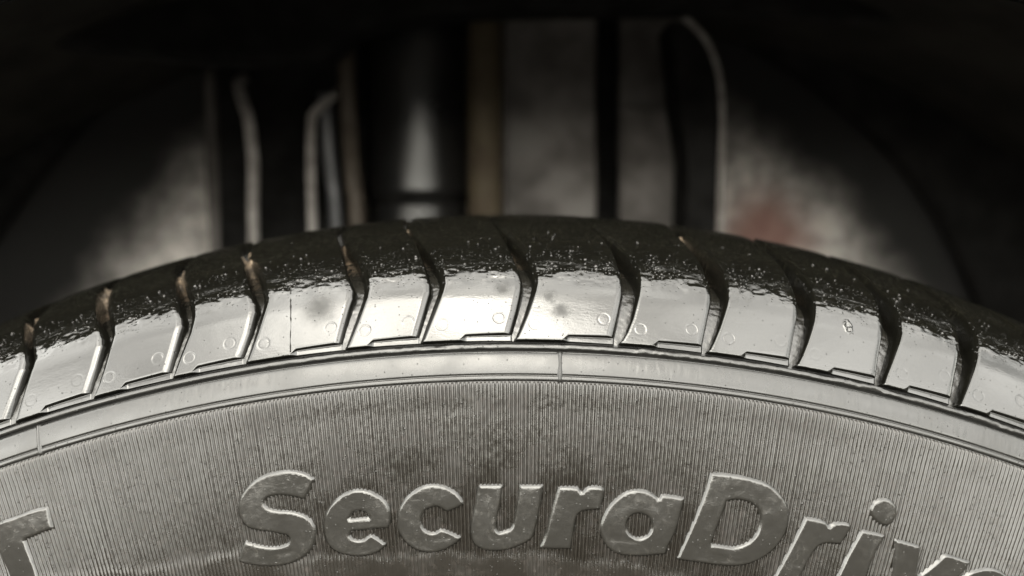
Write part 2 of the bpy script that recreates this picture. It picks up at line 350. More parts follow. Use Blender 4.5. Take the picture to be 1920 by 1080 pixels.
# ------------------------------------------------------------------ tyre
tyre = empty('tyre', (0, .085, 0), 'wet black car tyre with glossy shoulder blocks and raised lettering on its ribbed sidewall', 'tyre')

# casing: groove floors, crown under the blocks and the far ribs of the tread
def ring_phis(fine, n, coarse=90):
    a = np.linspace(-fine, fine, n)
    b = np.linspace(fine, 2 * math.pi - fine, coarse)[1:]
    return np.r_[a, b]
ph = ring_phis(.52, 1300)
ss = np.r_[90.62, 90.66, np.linspace(90.8, 104, 60), np.linspace(104.4, 150, 80)]
P, S = np.meshgrid(ph, ss, indexing='ij')
hm = -floor_depth(S) + (.06 * N1(P * 300 / .9, S / .9) + .035 * N2(P * 300 / .4, S / .4)) * (abs(P) < .51)
hm = hm - 1.6 * sstep(-.04, .13, P) * (abs(P) < .6)
hm[:, 0] = -3.4
V, UV = surf(P, S, hm)
casing = link('casing', mesh_np('casing', V, grid_faces(len(ph), len(ss), True), UV), M['groove'], tyre)

# circumferential tread ribs behind the shoulder blocks
ph2 = np.linspace(0, 2 * math.pi, 361)
for y0, y1 in ((.063, .083), (.092, .112), (.120, .160)):
    prof = [(y0, .306), (y0 + .0006, .3140), (y0 + .0016, .3150), (y1 - .0016, .3150), (y1 - .0006, .3140), (y1, .306)]
    if y1 == .160: prof[3:] = [(.142, .3148), (.152, .3125), (.160, .3060), (.168, .296), (.176, .270), (.176, .230), (.166, .206)]
    pr = np.array(prof)
    V = np.stack([pr[None, :, 1] * np.sin(ph2)[:, None], np.broadcast_to(pr[None, :, 0], (361, len(pr))), pr[None, :, 1] * np.cos(ph2)[:, None]], -1).reshape(-1, 3)
    link('tread_rib', mesh_np('tread_rib', V, grid_faces(361, len(pr), True), V[:, :2] * 1000), M['block'], tyre)
    V = np.stack([[.3085 * np.sin(a), yy, .3085 * np.cos(a)] for a in ph2 for yy in (y0 - .012, y0 + .001)])
    link('groove_floor', mesh_np('groove_floor', V, grid_faces(361, 2, True), V[:, :2] * 1000), M['groove'], tyre)

# tread blocks: one mesh each
def block_mesh(gl, gr, seed, sipe=None, pit=None, circles=()):
    off = seed * 13.7
    sA = np.linspace(0, 1, 92)
    sA = np.r_[sA ** 1.0]
    rows = np.r_[np.linspace(0, 13.8, 100), np.linspace(14.1, 24, 44)[0:], np.linspace(24.5, STOP - S0, 56)]   # mm above the lower edge
    # row code: first rows build the wall, ledge and lower edge
    LED = 1.25
    cols_e = np.array([0, .03, .08, .16, .30, .50])                  # mm from the left edge
    cols_i = np.linspace(0, 1, 98)
    nrow_s = len(rows)
    # columns: left wall (2), left edge round-off, inside, right chamfer, right wall (2)
    u_l = [(-.10, -1.), (0., -.45), (.0, -.28)]                      # (offset mm, 1 = depth factor or fixed height)
    colspec = []
    s_line = S0 + rows
    phL = np.interp(s_line, GRID, gl); phR = np.interp(s_line, GRID, gr)
    R = np.interp(s_line, TS, TR) * 1000
    W = (phR - phL) * R                                              # block width in mm along each row
    n_in = 104
    el = np.array([-1.32, -1.08, -.55, -.03, .04, .14, .30, .55])
    hl = np.array([-99, -50, -49, -.20, -.12, -.05, -.015, 0])
    er = np.array([1.15, .95, .60, .25, .08, -.02, -.30, -.55])
    hr = np.array([0, -.03, -.13, -.26, -.36, -.60, -50, -99])
    X = []; H = []
    gw = np.interp(s_line, [90, 94, 98, 103, 150], [.55, .75, .95, 1.1, 1.1])
    rt = float(sstep(-.04, .13, gl[3]))                                # on this side the grooves are deeper, with steeper flanks
    gw = gw * (1 - .55 * rt)
    for e, h in zip(el, hl): X.append(e * gw if e < -.1 else np.full(nrow_s, e)); H.append(np.full(nrow_s, h))
    for t in np.linspace(0, 1, n_in)[1:-1]:
        X.append(el[-1] + (W - er[0] - el[-1]) * t); H.append(np.zeros(nrow_s))
    for e, h in zip(er, hr): X.append(W - e); H.append(np.full(nrow_s, h))
    X = np.array(X); H = np.array(H)                                 # (ncol, nrow)
    D = -(floor_depth(s_line) + .5 + 1.7 * rt)[None, :] + 0 * X
    H = np.where(H < -60, D, np.where(H < -49.5, np.maximum(D * .52, -1.3), np.where(H < -40, np.maximum(D * .28, -.62), H)))
    # the chamfer of the right side fades out towards the crown
    fade = sstep(26, 10, rows)[None, :]
    sel = (H > -.5) & (np.arange(len(X))[:, None] >= len(X) - 8)
    H = np.where(sel, H * (.35 + .65 * fade), H)
    PH = phL[None, :] + X / R[None, :]
    S = np.broadcast_to(s_line[None, :], X.shape).copy()
    xr = W[None, :] - X                                              # mm from right edge
    lift = LED * (1 - sstep(8.2, 9.6, xr)) * np.clip(1 - (xr - 1) / 40, .8, 1)
    S = S + lift * np.clip(1 - (rows[None, :]) / 12, 0, 1)
    # surface detail
    x_mm = PH * 300
    wob = .020 * N1(x_mm / 6 + off, S / 5) + .006 * N2(x_mm / 2.1 + off, S / 1.7)
    ripz = sstep(102, 105.5, S) * sstep(118, 110, S)
    elb = sstep(101.5, 104.5, S) * sstep(118, 110, S)
    wob = wob + elb * (.13 * N2(x_mm / 3.0 + off, S / 2.4) + .030 * N1(x_mm / .9, S / .7 + off))
    wob = wob + ripz * (.050 * N3(x_mm / 1.9, S / .6) + .020 * N4(x_mm / .8, S / .4))
    wob = wob + sstep(106, 112, S) * (.025 * N3(x_mm / 1.1, S / 1.1) + .010 * N4(x_mm / .45, S / .45))
    H = H + wob * sstep(-.35, -.04, H)
    for ci, (cp, cs) in enumerate(circles):
        d = np.hypot((PH - cp) * np.interp(cs, TS, TR) * 1000, S - cs)
        arc = .35 + .65 * sstep(-.4, .5, N2(np.arctan2(S - cs, PH - cp) * 1.1 + seed + ci * 3, 0 * S + ci))
        H = H - .065 * arc * np.exp(-((d - 1.08) / .10) ** 2) - .012 * sstep(1.1, .9, d)
    if False:
        px = np.interp(S, [91, 98, 105.3], sipe) + .0001 * N3(S * 2, 0 * S)
        d = (PH - px) * 300
        H = H - .32 * np.exp(-(d / .13) ** 2) * sstep(106, 105, S)
    if pit is not None:
        for dp, dss, rr, am in ((0, 0, .75, .30), (.0006, -.9, .6, .25), (-.0004, .75, .45, .16)):
            d = np.hypot((PH - pit[0] - dp) * 300, S - pit[1] - dss)
            H = H + am * (np.exp(-(d / rr * 1.6) ** 2) * -1 + .6 * np.exp(-((d - rr) / .18) ** 2))
    # lower rows: wall down, ledge plate, step up to the face
    low = []
    x0 = X[:, :1]; ph0 = PH[:, 0]; l0 = lift[:, 0]
    ne = np.arange(len(X)); edge = (ne < 1) | (ne > len(X) - 2)
    hedge = np.minimum(H[:, 0], 0)
    def lowrow(s, h): low.append((s + 0 * ph0, np.minimum(h + 0 * ph0, hedge)))
    lw = l0 / LED
    lowrow(S0 - .10, -2.0)
    lowrow(S0 - .03, -.45 - .85 * lw)
    lowrow(S0 + .00, -.30 - .80 * lw)
    lowrow(S0 + .05, -.14 * (1 - lw) - 1.01 * lw)
    lowrow(S0 + .10 + .06 * l0, -.06 * (1 - lw) - 1.01 * lw)
    lowrow(S0 + .12 + .40 * l0, -.05 * (1 - lw) - 1.02 * lw)
    lowrow(S0 + .18 + .76 * l0, -.03 * (1 - lw) - 1.04 * lw)
    lowrow(S0 + .20 + .80 * l0, -.02 * (1 - lw) - 1.05 * lw)
    lowrow(S0 + .22 + .82 * l0, -.015 * (1 - lw) - .98 * lw)
    lowrow(S0 + .24 + .83 * l0, -.01 * (1 - lw) - .20 * lw)
    lowrow(S0 + .27 + .85 * l0, -.06 * lw)
    lowrow(S0 + .32 + .90 * l0, -.015 * lw)
    Sl = np.stack([a for a, b in low], 1); Hl = np.stack([b for a, b in low], 1)
    Pl = np.broadcast_to(ph0[:, None], Sl.shape)
    keep = rows >= .42
    S = np.concatenate([Sl, S[:, keep] + .0], 1); H = np.concatenate([Hl, H[:, keep]], 1); PH = np.concatenate([Pl, PH[:, keep]], 1)
    V, UV = surf(PH, S, H)
    return mesh_np('tread_block', V, grid_faces(*S.shape, True), UV)

SIPE = (-.1441, -.1434, -.1445)
PIT = (.2197, 101.2)
blocks = []
for k in range(len(GL) - 1):
    c = [(a * .001, s) for a, s in CIRC if GR[k, 1] < a * .001 < GL[k + 1, 1]]
    sp = SIPE if GR[k, 5] < SIPE[0] < GL[k + 1, 5] else None
    pt = PIT if GR[k, 5] < PIT[0] < GL[k + 1, 5] else None
    blocks.append(link('tread_block', block_mesh(GR[k], GL[k + 1], k, sp, pt, c), M['block'], tyre))
span = GR[-1, 0] - GR[0, 0]
for j, (src, n) in enumerate(((blocks, 1), (blocks, -1))):            # the blocks just outside the picture, same moulds
    for b in src[2:10]:
        o = b.copy(); COL.objects.link(o); o.parent = tyre
        o.matrix_parent_inverse = tyre.matrix_basis.inverted()
        o.rotation_euler.y = n * span * (1 if n > 0 else 1)

ss = np.linspace(91.2, 105.0, 60)                                      # a fine knife cut across one block, the shade in its gap laid on as a black ribbon
pc = np.interp(ss, [91, 98, 105.3], SIPE) + .0002 * N3(ss / 1.2, 0 * ss)
wd = (.13 + .07 * N2(ss / .7, 0 * ss)) / 300
V, UV = surf(np.stack([pc - wd, pc, pc + wd], 1), ss[:, None], np.array([[.004, .02, .004]]) + 0 * ss[:, None])
link('knife_cut', mesh_np('knife_cut', V, grid_faces(60, 3, False), UV), M['black'], tyre)

# rim band with its two grooves and the small wavering bead between them
bs = [90.75, 90.35, 90.05, 89.92, 89.80, 89.62, 89.35, 89.05, 88.85, 88.74, 88.62, 88.30, 88.16, 88.08, 87.95, 87.5, 86.8, 86, 85.2, 84.5, 84.1, 83.95, 83.86, 83.76, 83.62, 83.52, 83.44, 83.3, 83.05, 82.85, 82.72, 82.62, 82.5]
bh = [-1.9, -1.85, -1.6, -.90, -.18, -.05, 0, -.04, -.20, -.95, -1.25, -1.2, -.75, -.12, 0, .06, .10, .11, .09, .04, .02, -.02, -.22, -.30, -.28, -.02, .04, .06, .06, .02, -.10, -.35, -.5]
bs, bh = np.array(bs), np.array(bh)
ph = ring_phis(.62, 2400)
P, S = np.meshgrid(ph, bs, indexing='ij')
vis = abs(P) < .61
x = P * 300
H = np.broadcast_to(bh, S.shape).copy()
wav = sstep(-.20, -.14, P) * (.55 + .45 * N2(x / 14, 0 * x))
ib = (bs > 88.8) & (bs < 89.95)
S = S + vis * ib * wav * (.16 * N1(x / 3.1, 0 * x) + .09 * N3(x / 1.1, 0 * x))
H = H + vis * ib * wav * (.16 * N3(x / 2.3, S / .5) + .08 * N4(x / .7, S / .4))
H = H + vis * (.012 * N1(x / 7, S / 3) + .006 * N2(x / 1.6, S / 1.2))
rough_zone = sstep(.02, .12, P) + sstep(-.12, -.2, P) * sstep(-.3, -.26, P)
H = H + vis * rough_zone * sstep(88.1, 87.6, S) * sstep(84.2, 85.2, S) * (.030 * N3(x / .8, S / .6) + .02 * N4(x / .35, S / .3))
V, UV = surf(P, S, H)
band = link('rim_band', mesh_np('rim_band', V, grid_faces(len(ph), len(bs), True), UV), M['band'], tyre)
for cp in (.03108, -.31455, -.655, .43):                              # radial mould joints across the band
    a = np.linspace(-.55, .55, 13) / 288.; ss = np.r_[88.35, 88.1, np.linspace(87.8, 84.2, 12), 83.9, 83.5, 83.1, 82.75, 82.5]
    P, S = np.meshgrid(a, ss, indexing='ij')
    H = .02 + .34 * np.exp(-(P * 288 / .26) ** 2) - .40 * (abs(P * 288) > .52) + .03 * N1(P * 2000 + cp * 50, S * 1.3)
    H = H - .3 * (S > 88.3) - .3 * (S < 82.6)
    V, UV = surf(P + cp, S, H)
    link('mould_joint', mesh_np('mould_joint', V, grid_faces(*S.shape, True), UV), M['band'], tyre)

# sidewall skin under the fine ribs, down to the bead
ph = ring_phis(.74, 600)
ss = np.linspace(0, 82.6, 90)
P, S = np.meshgrid(ph, ss, indexing='ij')
V, UV = surf(P, S, -.42 + 0 * S)
sidewall = link('sidewall', mesh_np('sidewall', V, grid_faces(len(ph), len(ss), True), UV), M['side'], tyre)

# fine radial ribs of the sidewall (about 460 side by side)
PITCH = .00266
offs = np.array([0, .12, .24, .50, .66, .80]) * PITCH
hs_ = np.array([-.30, -.09, 0, 0, -.09, -.30])
NRIB = 540
FILM = np.array([(-.62, 68), (-.366, 64.1), (-.33, 60.5), (-.254, 56.4), (-.1876, 56.0), (-.16, 53.0), (-.1236, 52.4), (-.0776, 50.9), (-.05, 51.8), (-.0233, 50.1), (.0155, 51.1), (.0545, 49.6), (.08, 50.1), (.1137, 48.6), (.2, 45), (.62, 42)])
ids = np.arange(NRIB) - NRIB // 2
jit = rng.normal(0, .04, NRIB) * PITCH
phc = (ids[:, None] * PITCH + jit[:, None] + offs[None, :]).ravel()
ss = np.r_[82.5, 82.35, 82.1, np.linspace(81.7, 40, 84)]
P, S = np.meshgrid(phc, ss, indexing='ij')
x = P * 300
ribtop = np.repeat(rng.normal(0, .02, NRIB), 6)[:, None]
base = np.tile(hs_, NRIB)[:, None]
film = np.interp(P, FILM[:, 0], FILM[:, 1]) + .45 * N1(x / 2.2, 0 * x) + .25 * N3(x / .9, 0 * x)
wet = sstep(.8, -1.2, S - film)                                     # 1 where the dressing has pooled
smear = sstep(.45, .75, N2(x / 9, S / 6) * .6 + N3(x / 3, S / 2) * .4) * .30
relief = base * (1 - .58 * wet) * (1 - smear)
H = relief + ribtop * (1 - wet) + .05 * wet * sstep(.6, -.8, S - film) + .03 * N4(x / .5, S / .55) * (1 - wet) + .03 * N1(x / 8, S / 6)
H = H + 0
tip = sstep(82.5, 82.0, S)
H = np.where(base > -.25, H - (1 - tip) * .34, H)
idx = np.arange(NRIB * 6).reshape(NRIB, 6)
V, UV = surf(P, S, H)
ribs = link('sidewall_ribs', mesh_np('sidewall_ribs', V, grid_faces(len(phc), len(ss), True), UV), M['side'], tyre)
tag(ribs, kind='stuff')

# raised letters
def pip(pts, loops):
    x, y = pts[:, 0], pts[:, 1]; ins = np.zeros(len(pts), bool)
    for lp in loops:
        a = np.array(lp); b = np.roll(a, -1, 0)
        for (x0, y0), (x1, y1) in zip(a, b):
            c = ((y0 > y) != (y1 > y))
            if y1 != y0: ins ^= c & (x < (x1 - x0) * (y - y0) / (y1 - y0) + x0)
    return ins
def segdist(pts, loops):
    d = np.full(len(pts), 1e9)
    for lp in loops:
        a = np.array(lp); b = np.roll(a, -1, 0)
        for p, q in zip(a, b):
            v = q - p; L = max(v @ v, 1e-12)
            t = np.clip(((pts - p) @ v) / L, 0, 1)
            d = np.minimum(d, np.hypot(*(pts - p - t[:, None] * v).T))
    return d
def rounded(lp, corner_keep=.55):
    """curve-like resampling: smooth joints are splined, sharp corners kept"""
    a = np.array(lp); n = len(a); out = []
    tin = a - np.roll(a, 1, 0); tin /= np.linalg.norm(tin, axis=1)[:, None] + 1e-9
    tout = np.roll(tin, -1, 0)
    sharp = (tin * tout).sum(1) < corner_keep
    for i in range(n):
        p0, p1, p2, p3 = a[i - 1], a[i], a[(i + 1) % n], a[(i + 2) % n]
        L = np.linalg.norm(p2 - p1)
        m1 = (p2 - p1) if sharp[i] else (p2 - p0) * .5 * (2 * L / (np.linalg.norm(p1 - p0) + L))
        m2 = (p2 - p1) if sharp[(i + 1) % n] else (p3 - p1) * .5 * (2 * L / (np.linalg.norm(p3 - p2) + L))
        k = max(2, int(L / .22))
        for t in np.arange(k) / k:
            out.append((2*t**3-3*t**2+1)*p1 + (t**3-2*t**2+t)*m1 + (-2*t**3+3*t**2)*p2 + (t**3-t**2)*m2)
    return np.array(out)
RL = 267.
LETTERH = .32
def letter(loops, seed, text):
    loops = [rounded([(a * .001 * RL, s) for a, s in lp]) for lp in loops]
    grown = []
    for lp in loops:                                                 # the flank of a letter stands a little outside its top edge
        n = np.roll(lp, -1, 0) - np.roll(lp, 1, 0); n = np.stack([-n[:, 1], n[:, 0]], 1); n /= np.linalg.norm(n, axis=1)[:, None] + 1e-9
        inn = pip(lp + n * .06, loops).mean() > .5
        grown.append(lp + n * (-.17 if inn else .17))
    loops = grown
    allp = np.vstack(loops); lo, hi = allp.min(0), allp.max(0)
    gx, gy = np.meshgrid(np.arange(lo[0], hi[0], .30), np.arange(lo[1], hi[1], .30))
    g = np.stack([gx.ravel(), gy.ravel()], 1) + np.random.default_rng(seed).uniform(-.05, .05, (gx.size, 2))
    g = g[pip(g, loops)]
    g = g[segdist(g, loops) > .78]
    pts = [tuple(p) for p in g]; edges = []
    for lp in loops:                                                 # outline plus rings just inside it
        a = lp; nx = np.roll(a, -1, 0) - np.roll(a, 1, 0); nx /= np.linalg.norm(nx, axis=1)[:, None] + 1e-9
        nrm = np.stack([-nx[:, 1], nx[:, 0]], 1)
        n0 = len(pts); pts += [tuple(p) for p in a]
        edges += [(n0 + i, n0 + (i + 1) % len(a)) for i in range(len(a))]
        for dd in (.05, .18, .30, .42, .54, .66):
            for sg in (1, -1):
                q = a + nrm * sg * dd
                ok = pip(q, loops); ok[ok] = segdist(q[ok], loops) > dd * .93
                pts += [tuple(p) for p in q[ok]]
    vs, es, fs, *_ = mgeo.delaunay_2d_cdt([Vector(p) for p in pts], edges, [], 0, 1e-4)
    P2 = np.array([(v.x, v.y) for v in vs]); F = np.array([f for f in fs if len(f) == 3])
    cen = P2[F].mean(1); F = F[pip(cen, loops)]
    d = segdist(P2, loops)
    h = np.interp(d, [0, .04, .52, .62, .72], [-.34, -.20, LETTERH - .05, LETTERH - .005, LETTERH])
    h = h + (d > .4) * (.022 * N1(P2[:, 0] / 2.4 + seed, P2[:, 1] / 2.2) + .014 * N2(P2[:, 0] / .8, P2[:, 1] / .8 + seed))
    puddle = sstep(.12, .45, N3(P2[:, 0] / 3.3 + seed * 5, P2[:, 1] / 1.7)) * sstep(57, 53.5, P2[:, 1]) * sstep(.5, 1.2, d)
    h = h - .05 * puddle
    V, UV = surf(P2[:, 0] / RL, P2[:, 1], h)
    a, b, c = (V[F[:, i]] for i in range(3))
    if (np.cross(b - a, c - a)[:, 1]).mean() > 0: F = F[:, ::-1]
    o = link('letter', mesh_np('letter', V, F, UV), M['letter'], tyre)
    o['label'] = text
    return o
for i, (k, lp) in enumerate(LET.items()):
    ch = {'r2': 'r', 'dot': 'dot of the letter i', 'e2': 'e'}.get(k, k)
    if k == 'dot': ch = 'dot of the letter i'
    letter(lp, i, ('raised ' + ch) if k == 'dot' else 'raised letter ' + ch)

# beads of tyre dressing: tiny domes
def domes(name, specs, mat, parent):
    m, n = 4, 8
    th = np.linspace(0, math.pi / 2, m); az = np.linspace(0, 2 * math.pi, n, endpoint=False)
    V, F, UVs = [], [], []
    for (p, s, h0, r) in specs:
        b = len(V); rs = r * rng.uniform(.7, 1.3)
        for t in th[:-1]:
            for z in az:
                V.append((p + r * math.cos(t) * math.cos(z) / 290., s + rs * math.cos(t) * math.sin(z), h0 + .8 * min(r, rs) * math.sin(t)))
        V.append((p, s, h0 + .8 * min(r, rs)))
        for i in range(m - 2):
            for j in range(n):
                F.append((b + i * n + j, b + i * n + (j + 1) % n, b + (i + 1) * n + (j + 1) % n)); F.append((b + i * n + j, b + (i + 1) * n + (j + 1) % n, b + (i + 1) * n + j))
        for j in range(n): F.append((b + (m - 2) * n + j, b + (m - 2) * n + (j + 1) % n, b + (m - 1) * n))
    V = np.array(V); P3, UV = surf(V[:, 0], V[:, 1], V[:, 2])
    F = np.array(F)
    o = link(name, mesh_np(name, P3, F[:, ::-1] if False else F, UV), mat, parent)
    return tag(o, kind='stuff')
sp = []
while len(sp) < 1500:
    p, s = rng.uniform(-.42, .42), rng.uniform(44, 82)
    w = .15 + .85 * sstep(.1, .6, float(N2(np.array(p * 300 / 11), np.array(s / 8)))) * math.exp(-((s - 70) / 9) ** 2)
    if rng.random() < w: sp.append((p, s, -.02, abs(rng.normal(.05, .05)) + .05))
for p in np.arange(-.40, .16, .0022):
    s = float(np.interp(p, FILM[:, 0], FILM[:, 1])) + rng.normal(0, .3)
    if rng.random() < .6: sp.append((p + rng.normal(0, .0006), s, -.02, abs(rng.normal(.05, .04)) + .05))
domes('sidewall_beads', sp, M['drop'], tyre)
sp = []
def on_block(p, s):
    for k in range(len(GL) - 1):
        a, b = np.interp(s, GRID, GR[k]), np.interp(s, GRID, GL[k + 1])
        if a + .0025 < p < b - .0035: return True
    return False
while len(sp) < 640:
    p = rng.uniform(-.40, .40); s = 105.5 + abs(rng.normal(0, 1)) ** 1.5 * 4.5 if rng.random() < .85 else rng.uniform(94, 128)
    if on_block(p, s) and rng.random() < .15 + .85 * sstep(-.2, .5, float(N1(np.array(p * 300 / 5), np.array(s / 4)))): sp.append((p, s, -.02, (abs(rng.normal(0, .13)) + .06) * (1.0 if s > 104 else .45)))
domes('tread_beads', sp, M['drop'], tyre)

# stray threads and scuffs of dried dressing on the ribs
for pts in (((-13, 71.9), (-12.2, 72.0), (-11.6, 71.7), (-10.6, 71.8), (-9.6, 71.6)), ((-22.4, 70.2), (-21.6, 70.5), (-20.9, 70.1), (-20.2, 70.3)), ((-15.6, 75.4), (-15.2, 74.6), (-15.5, 73.9)), ((32.5, 71.4), (34.2, 72.3), (36.2, 73.2)), ((38.2, 75.9), (39.2, 75.6), (40.2, 75.9), (41.0, 75.5)), ((21.0, 76.8), (21.7, 76.5), (22.4, 76.7))):
    q = np.array(pts); k = np.linspace(0, len(q) - 1, 24)
    px, sy = np.interp(k, range(len(q)), q[:, 0]) / 285., np.interp(k, range(len(q)), q[:, 1]) + .08 * N1(k * 1.7, k * 0)
    wv = (.07 + .04 * N2(k * .9, k * 0 + q[0, 0])) * np.sin(np.pi * np.clip(k / k[-1], .04, .96)) ** .5
    V, UV = surf(px[:, None] + 0 * wv[:, None], sy[:, None] + wv[:, None] * np.array([[-1, -.5, 0, .5, 1]]), .03 + wv[:, None] * np.array([[-.6, .5, .9, .5, -.6]]))
    link('scuff', mesh_np('scuff', V, grid_faces(24, 5, False), UV), M['drop'], tyre)

# dried mud packed into the upper grooves
def mud(k, s0, s1, amt):
    ss = np.linspace(s0, s1, 44); t = np.linspace(0, 1, 16)
    T, S = np.meshgrid(t, ss, indexing='ij')
    a = np.interp(S, GRID, GL[k]) - .0008; b = np.interp(S, GRID, GR[k]) + .0006
    P = a + (b - a) * T
    lump = sstep(-.25, .25, N3(P * 300 / 1.7 + k * 9, S / 2.6))
    env = sstep(s0, s0 + 3, S) * sstep(s1, s1 - 2, S)
    H = -floor_depth(S) - .6 + env * lump * (amt * (2.4 + 1.2 * N1(P * 300 / 1.3 + k, S / 1.3) + .7 * N2(P * 300 / .5, S / .5)))
    V, UV = surf(P, S, H)
    link('mud_clod', mesh_np('mud_clod', V, grid_faces(16, 44, True), UV), M['mud'], tyre)
for k, s0, s1, am in ((2, 123, 136, 1.15), (3, 122, 138, 1.2), (4, 119, 136, 1.25), (5, 122, 138, 1.25), (6, 127, 140, 1.15), (7, 128, 140, 1.1), (9, 126, 138, 1.15), (10, 128, 140, 1.1)):
    mud(k, s0, s1, am)
# ------------------------------------------------------------------ ground
V = np.array([(-200, -200, -.316), (200, -200, -.316), (200, 200, -.316), (-200, 200, -.316)])
g = link('ground', mesh_np('ground', V, np.array([[0, 1, 2, 3]]), V[:, :2]), M['asphalt'])
tag(g, 'grey asphalt ground under the car', kind='structure')

def lathe(name, prof, cx, cy, mat, parent=None, n=40, lean=0):
    V = [(cx + r * math.cos(a) + lean * (z - .31), cy + r * math.sin(a), z) for (r, z) in prof for a in np.linspace(0, 2 * math.pi, n, endpoint=False)]
    F = []
    for i in range(len(prof) - 1):
        for j in range(n):
            F.append((i * n + j, i * n + (j + 1) % n, (i + 1) * n + (j + 1) % n, (i + 1) * n + j))
    return link(name, mesh_np(name, V, np.array(F)), mat, parent)
def tube(name, pts, r, mat, parent=None, n=14, flat=1.0):
    pts = [Vector(p) for p in pts]
    sm = []
    for i in range(len(pts) - 1):                                    # catmull-rom through the points
        p0 = pts[max(i - 1, 0)]; p1 = pts[i]; p2 = pts[i + 1]; p3 = pts[min(i + 2, len(pts) - 1)]
        for k in range(6):
            t = k / 6
            sm.append(.5 * ((2 * p1) + (p2 - p0) * t + (2 * p0 - 5 * p1 + 4 * p2 - p3) * t * t + (3 * p1 - p0 - 3 * p2 + p3) * t ** 3))
    sm.append(pts[-1])
    V = []
    for i, p in enumerate(sm):
        d = (sm[min(i + 1, len(sm) - 1)] - sm[max(i - 1, 0)]).normalized()
        e1 = d.cross(Vector((0, 1, 0))).normalized(); e2 = d.cross(e1).normalized()
        for a in np.linspace(0, 2 * math.pi, n, endpoint=False):
            V.append(p + e1 * r * math.cos(a) + e2 * r * flat * math.sin(a))
    F = [(i * n + j, i * n + (j + 1) % n, (i + 1) * n + (j + 1) % n, (i + 1) * n + j) for i in range(len(sm) - 1) for j in range(n)]
    return link(name, mesh_np(name, [tuple(v) for v in V], np.array(F)[:, ::-1]), mat, parent)
def slab(name, outline, y0, y1, mat, parent=None, bev=.0015):
    """plate from an outline in x-z with a small bevel on its front edge"""
    o = np.array(outline); n = len(o)
    area = .5 * np.sum(o[:, 0] * np.roll(o[:, 1], -1) - np.roll(o[:, 0], -1) * o[:, 1])
    if area < 0: o = o[::-1]
    t = np.roll(o, -1, 0) - np.roll(o, 1, 0); t /= np.linalg.norm(t, axis=1)[:, None]
    inn = np.stack([-t[:, 1], t[:, 0]], 1)
    rings = [(o, y1), (o, y0 + bev), (o + inn * bev * .4, y0 + bev * .4), (o + inn * bev, y0)]
    V = [(p[0], y, p[1]) for ring, y in rings for p in ring]
    F = [(i * n + j, i * n + (j + 1) % n, (i + 1) * n + (j + 1) % n, (i + 1) * n + j) for i in range(3) for j in range(n)]
    me = bpy.data.meshes.new(name)
    me.from_pydata(V, [], F + [tuple(range(3 * n, 4 * n))] + [tuple(range(n))[::-1]])
    me.update()
    return link(name, me, mat, parent)

# ------------------------------------------------------------------ car body: outer wing with its arch, wheel-arch liner, inner panel
car = empty('car_body', (0, .03, -.1), 'dark car body round the wheel, with black arch liner and dusty grey inner panel with its arched shade painted in', 'car body')
AZ = -.10                                                             # the arch is a flatter circle than the tyre
def polar_sheet(name, angs, radii_fn, yfn, mat, n=14):
    V = []
    for a in angs:
        r0, r1 = radii_fn(a)
        for i in range(n):
            t = i / (n - 1); r = r0 + (r1 - r0) * t ** 1.6
            x, z = r * math.sin(a), r * math.cos(a) + AZ
            V.append((x, yfn(r - r0, z, t), z))
    return link(name, mesh_np(name, V, grid_faces(len(angs), n), None), mat, car)
angs = np.linspace(-1.85, 1.85, 161)
ARCH = .476
def outer(a):
    return ARCH, min(1.1 / max(abs(math.sin(a)), 1e-6), .60 / math.cos(a) if math.cos(a) > 1e-3 else 9, .20 / -math.cos(a) if math.cos(a) < -1e-3 else 9)
def wing_y(dr, z, t):
    return .030 - .014 * math.exp(-dr / .03) + .25 * max(0, z - .36) ** 1.5
polar_sheet('wing_panel', angs, outer, wing_y, M['paint'], 20)
V = []
for a in angs:                                                        # rolled lip behind the arch edge
    for r, y in ((ARCH, .016), (ARCH - .003, .019), (ARCH - .003, .028), (ARCH + .002, .032), (ARCH + .012, .033)):
        V.append((r * math.sin(a), y, r * math.cos(a) + AZ))
link('arch_lip', mesh_np('arch_lip', V, grid_faces(len(angs), 5, True)), M['paint'], car)
V = []
for a in angs:
    for i in range(16):
        y = .033 + (.345 - .033) * i / 15
        r = .488 + .040 * math.sin(min(1, i / 9) * math.pi / 2) + .0015 * math.sin(y * 140) + .002 * mnoise.noise((a * 6, y * 20, 2))
        V.append((r * math.sin(a), y, r * math.cos(a) + AZ))
link('arch_liner', mesh_np('arch_liner', V, grid_faces(len(angs), 16, True)), M['liner'], car)
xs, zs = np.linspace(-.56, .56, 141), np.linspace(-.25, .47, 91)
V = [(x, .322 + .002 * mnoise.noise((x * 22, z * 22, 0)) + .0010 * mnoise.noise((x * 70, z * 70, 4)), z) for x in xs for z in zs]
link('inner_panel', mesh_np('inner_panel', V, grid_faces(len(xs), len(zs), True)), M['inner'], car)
AR, AC = .328, (-.024, .122)                                           # added black arch sheet in front of the panel, standing in for shade
V = []
for a in np.linspace(-1.9, 1.9, 121):
    for dr, y in ((.0, .312), (-.001, .306), (.001, .301), (.008, .298), (.05, .298), (.12, .300), (.32, .300)):
        r = AR + dr + .0015 * math.sin(a * 9) * (dr < .02)
        V.append((AC[0] + r * math.sin(a), y, AC[1] + r * math.cos(a)))
link('added_shade_arch', mesh_np('added_shade_arch', V, grid_faces(121, 7, True)), M['black'], car)
slab('seam_strip', [(-.1595, .25), (-.1600, .34), (-.1625, .392), (-.1675, .385), (-.1690, .345), (-.1680, .25)], .288, .292, M['plate'], car, .002)
V = [(x, y, .50 - 0 * y) for x in np.linspace(-1.1, 1.1, 9) for y in np.linspace(.047, 1.5, 8)]
link('bonnet', mesh_np('bonnet', V, grid_faces(9, 8)), M['paint'], car)

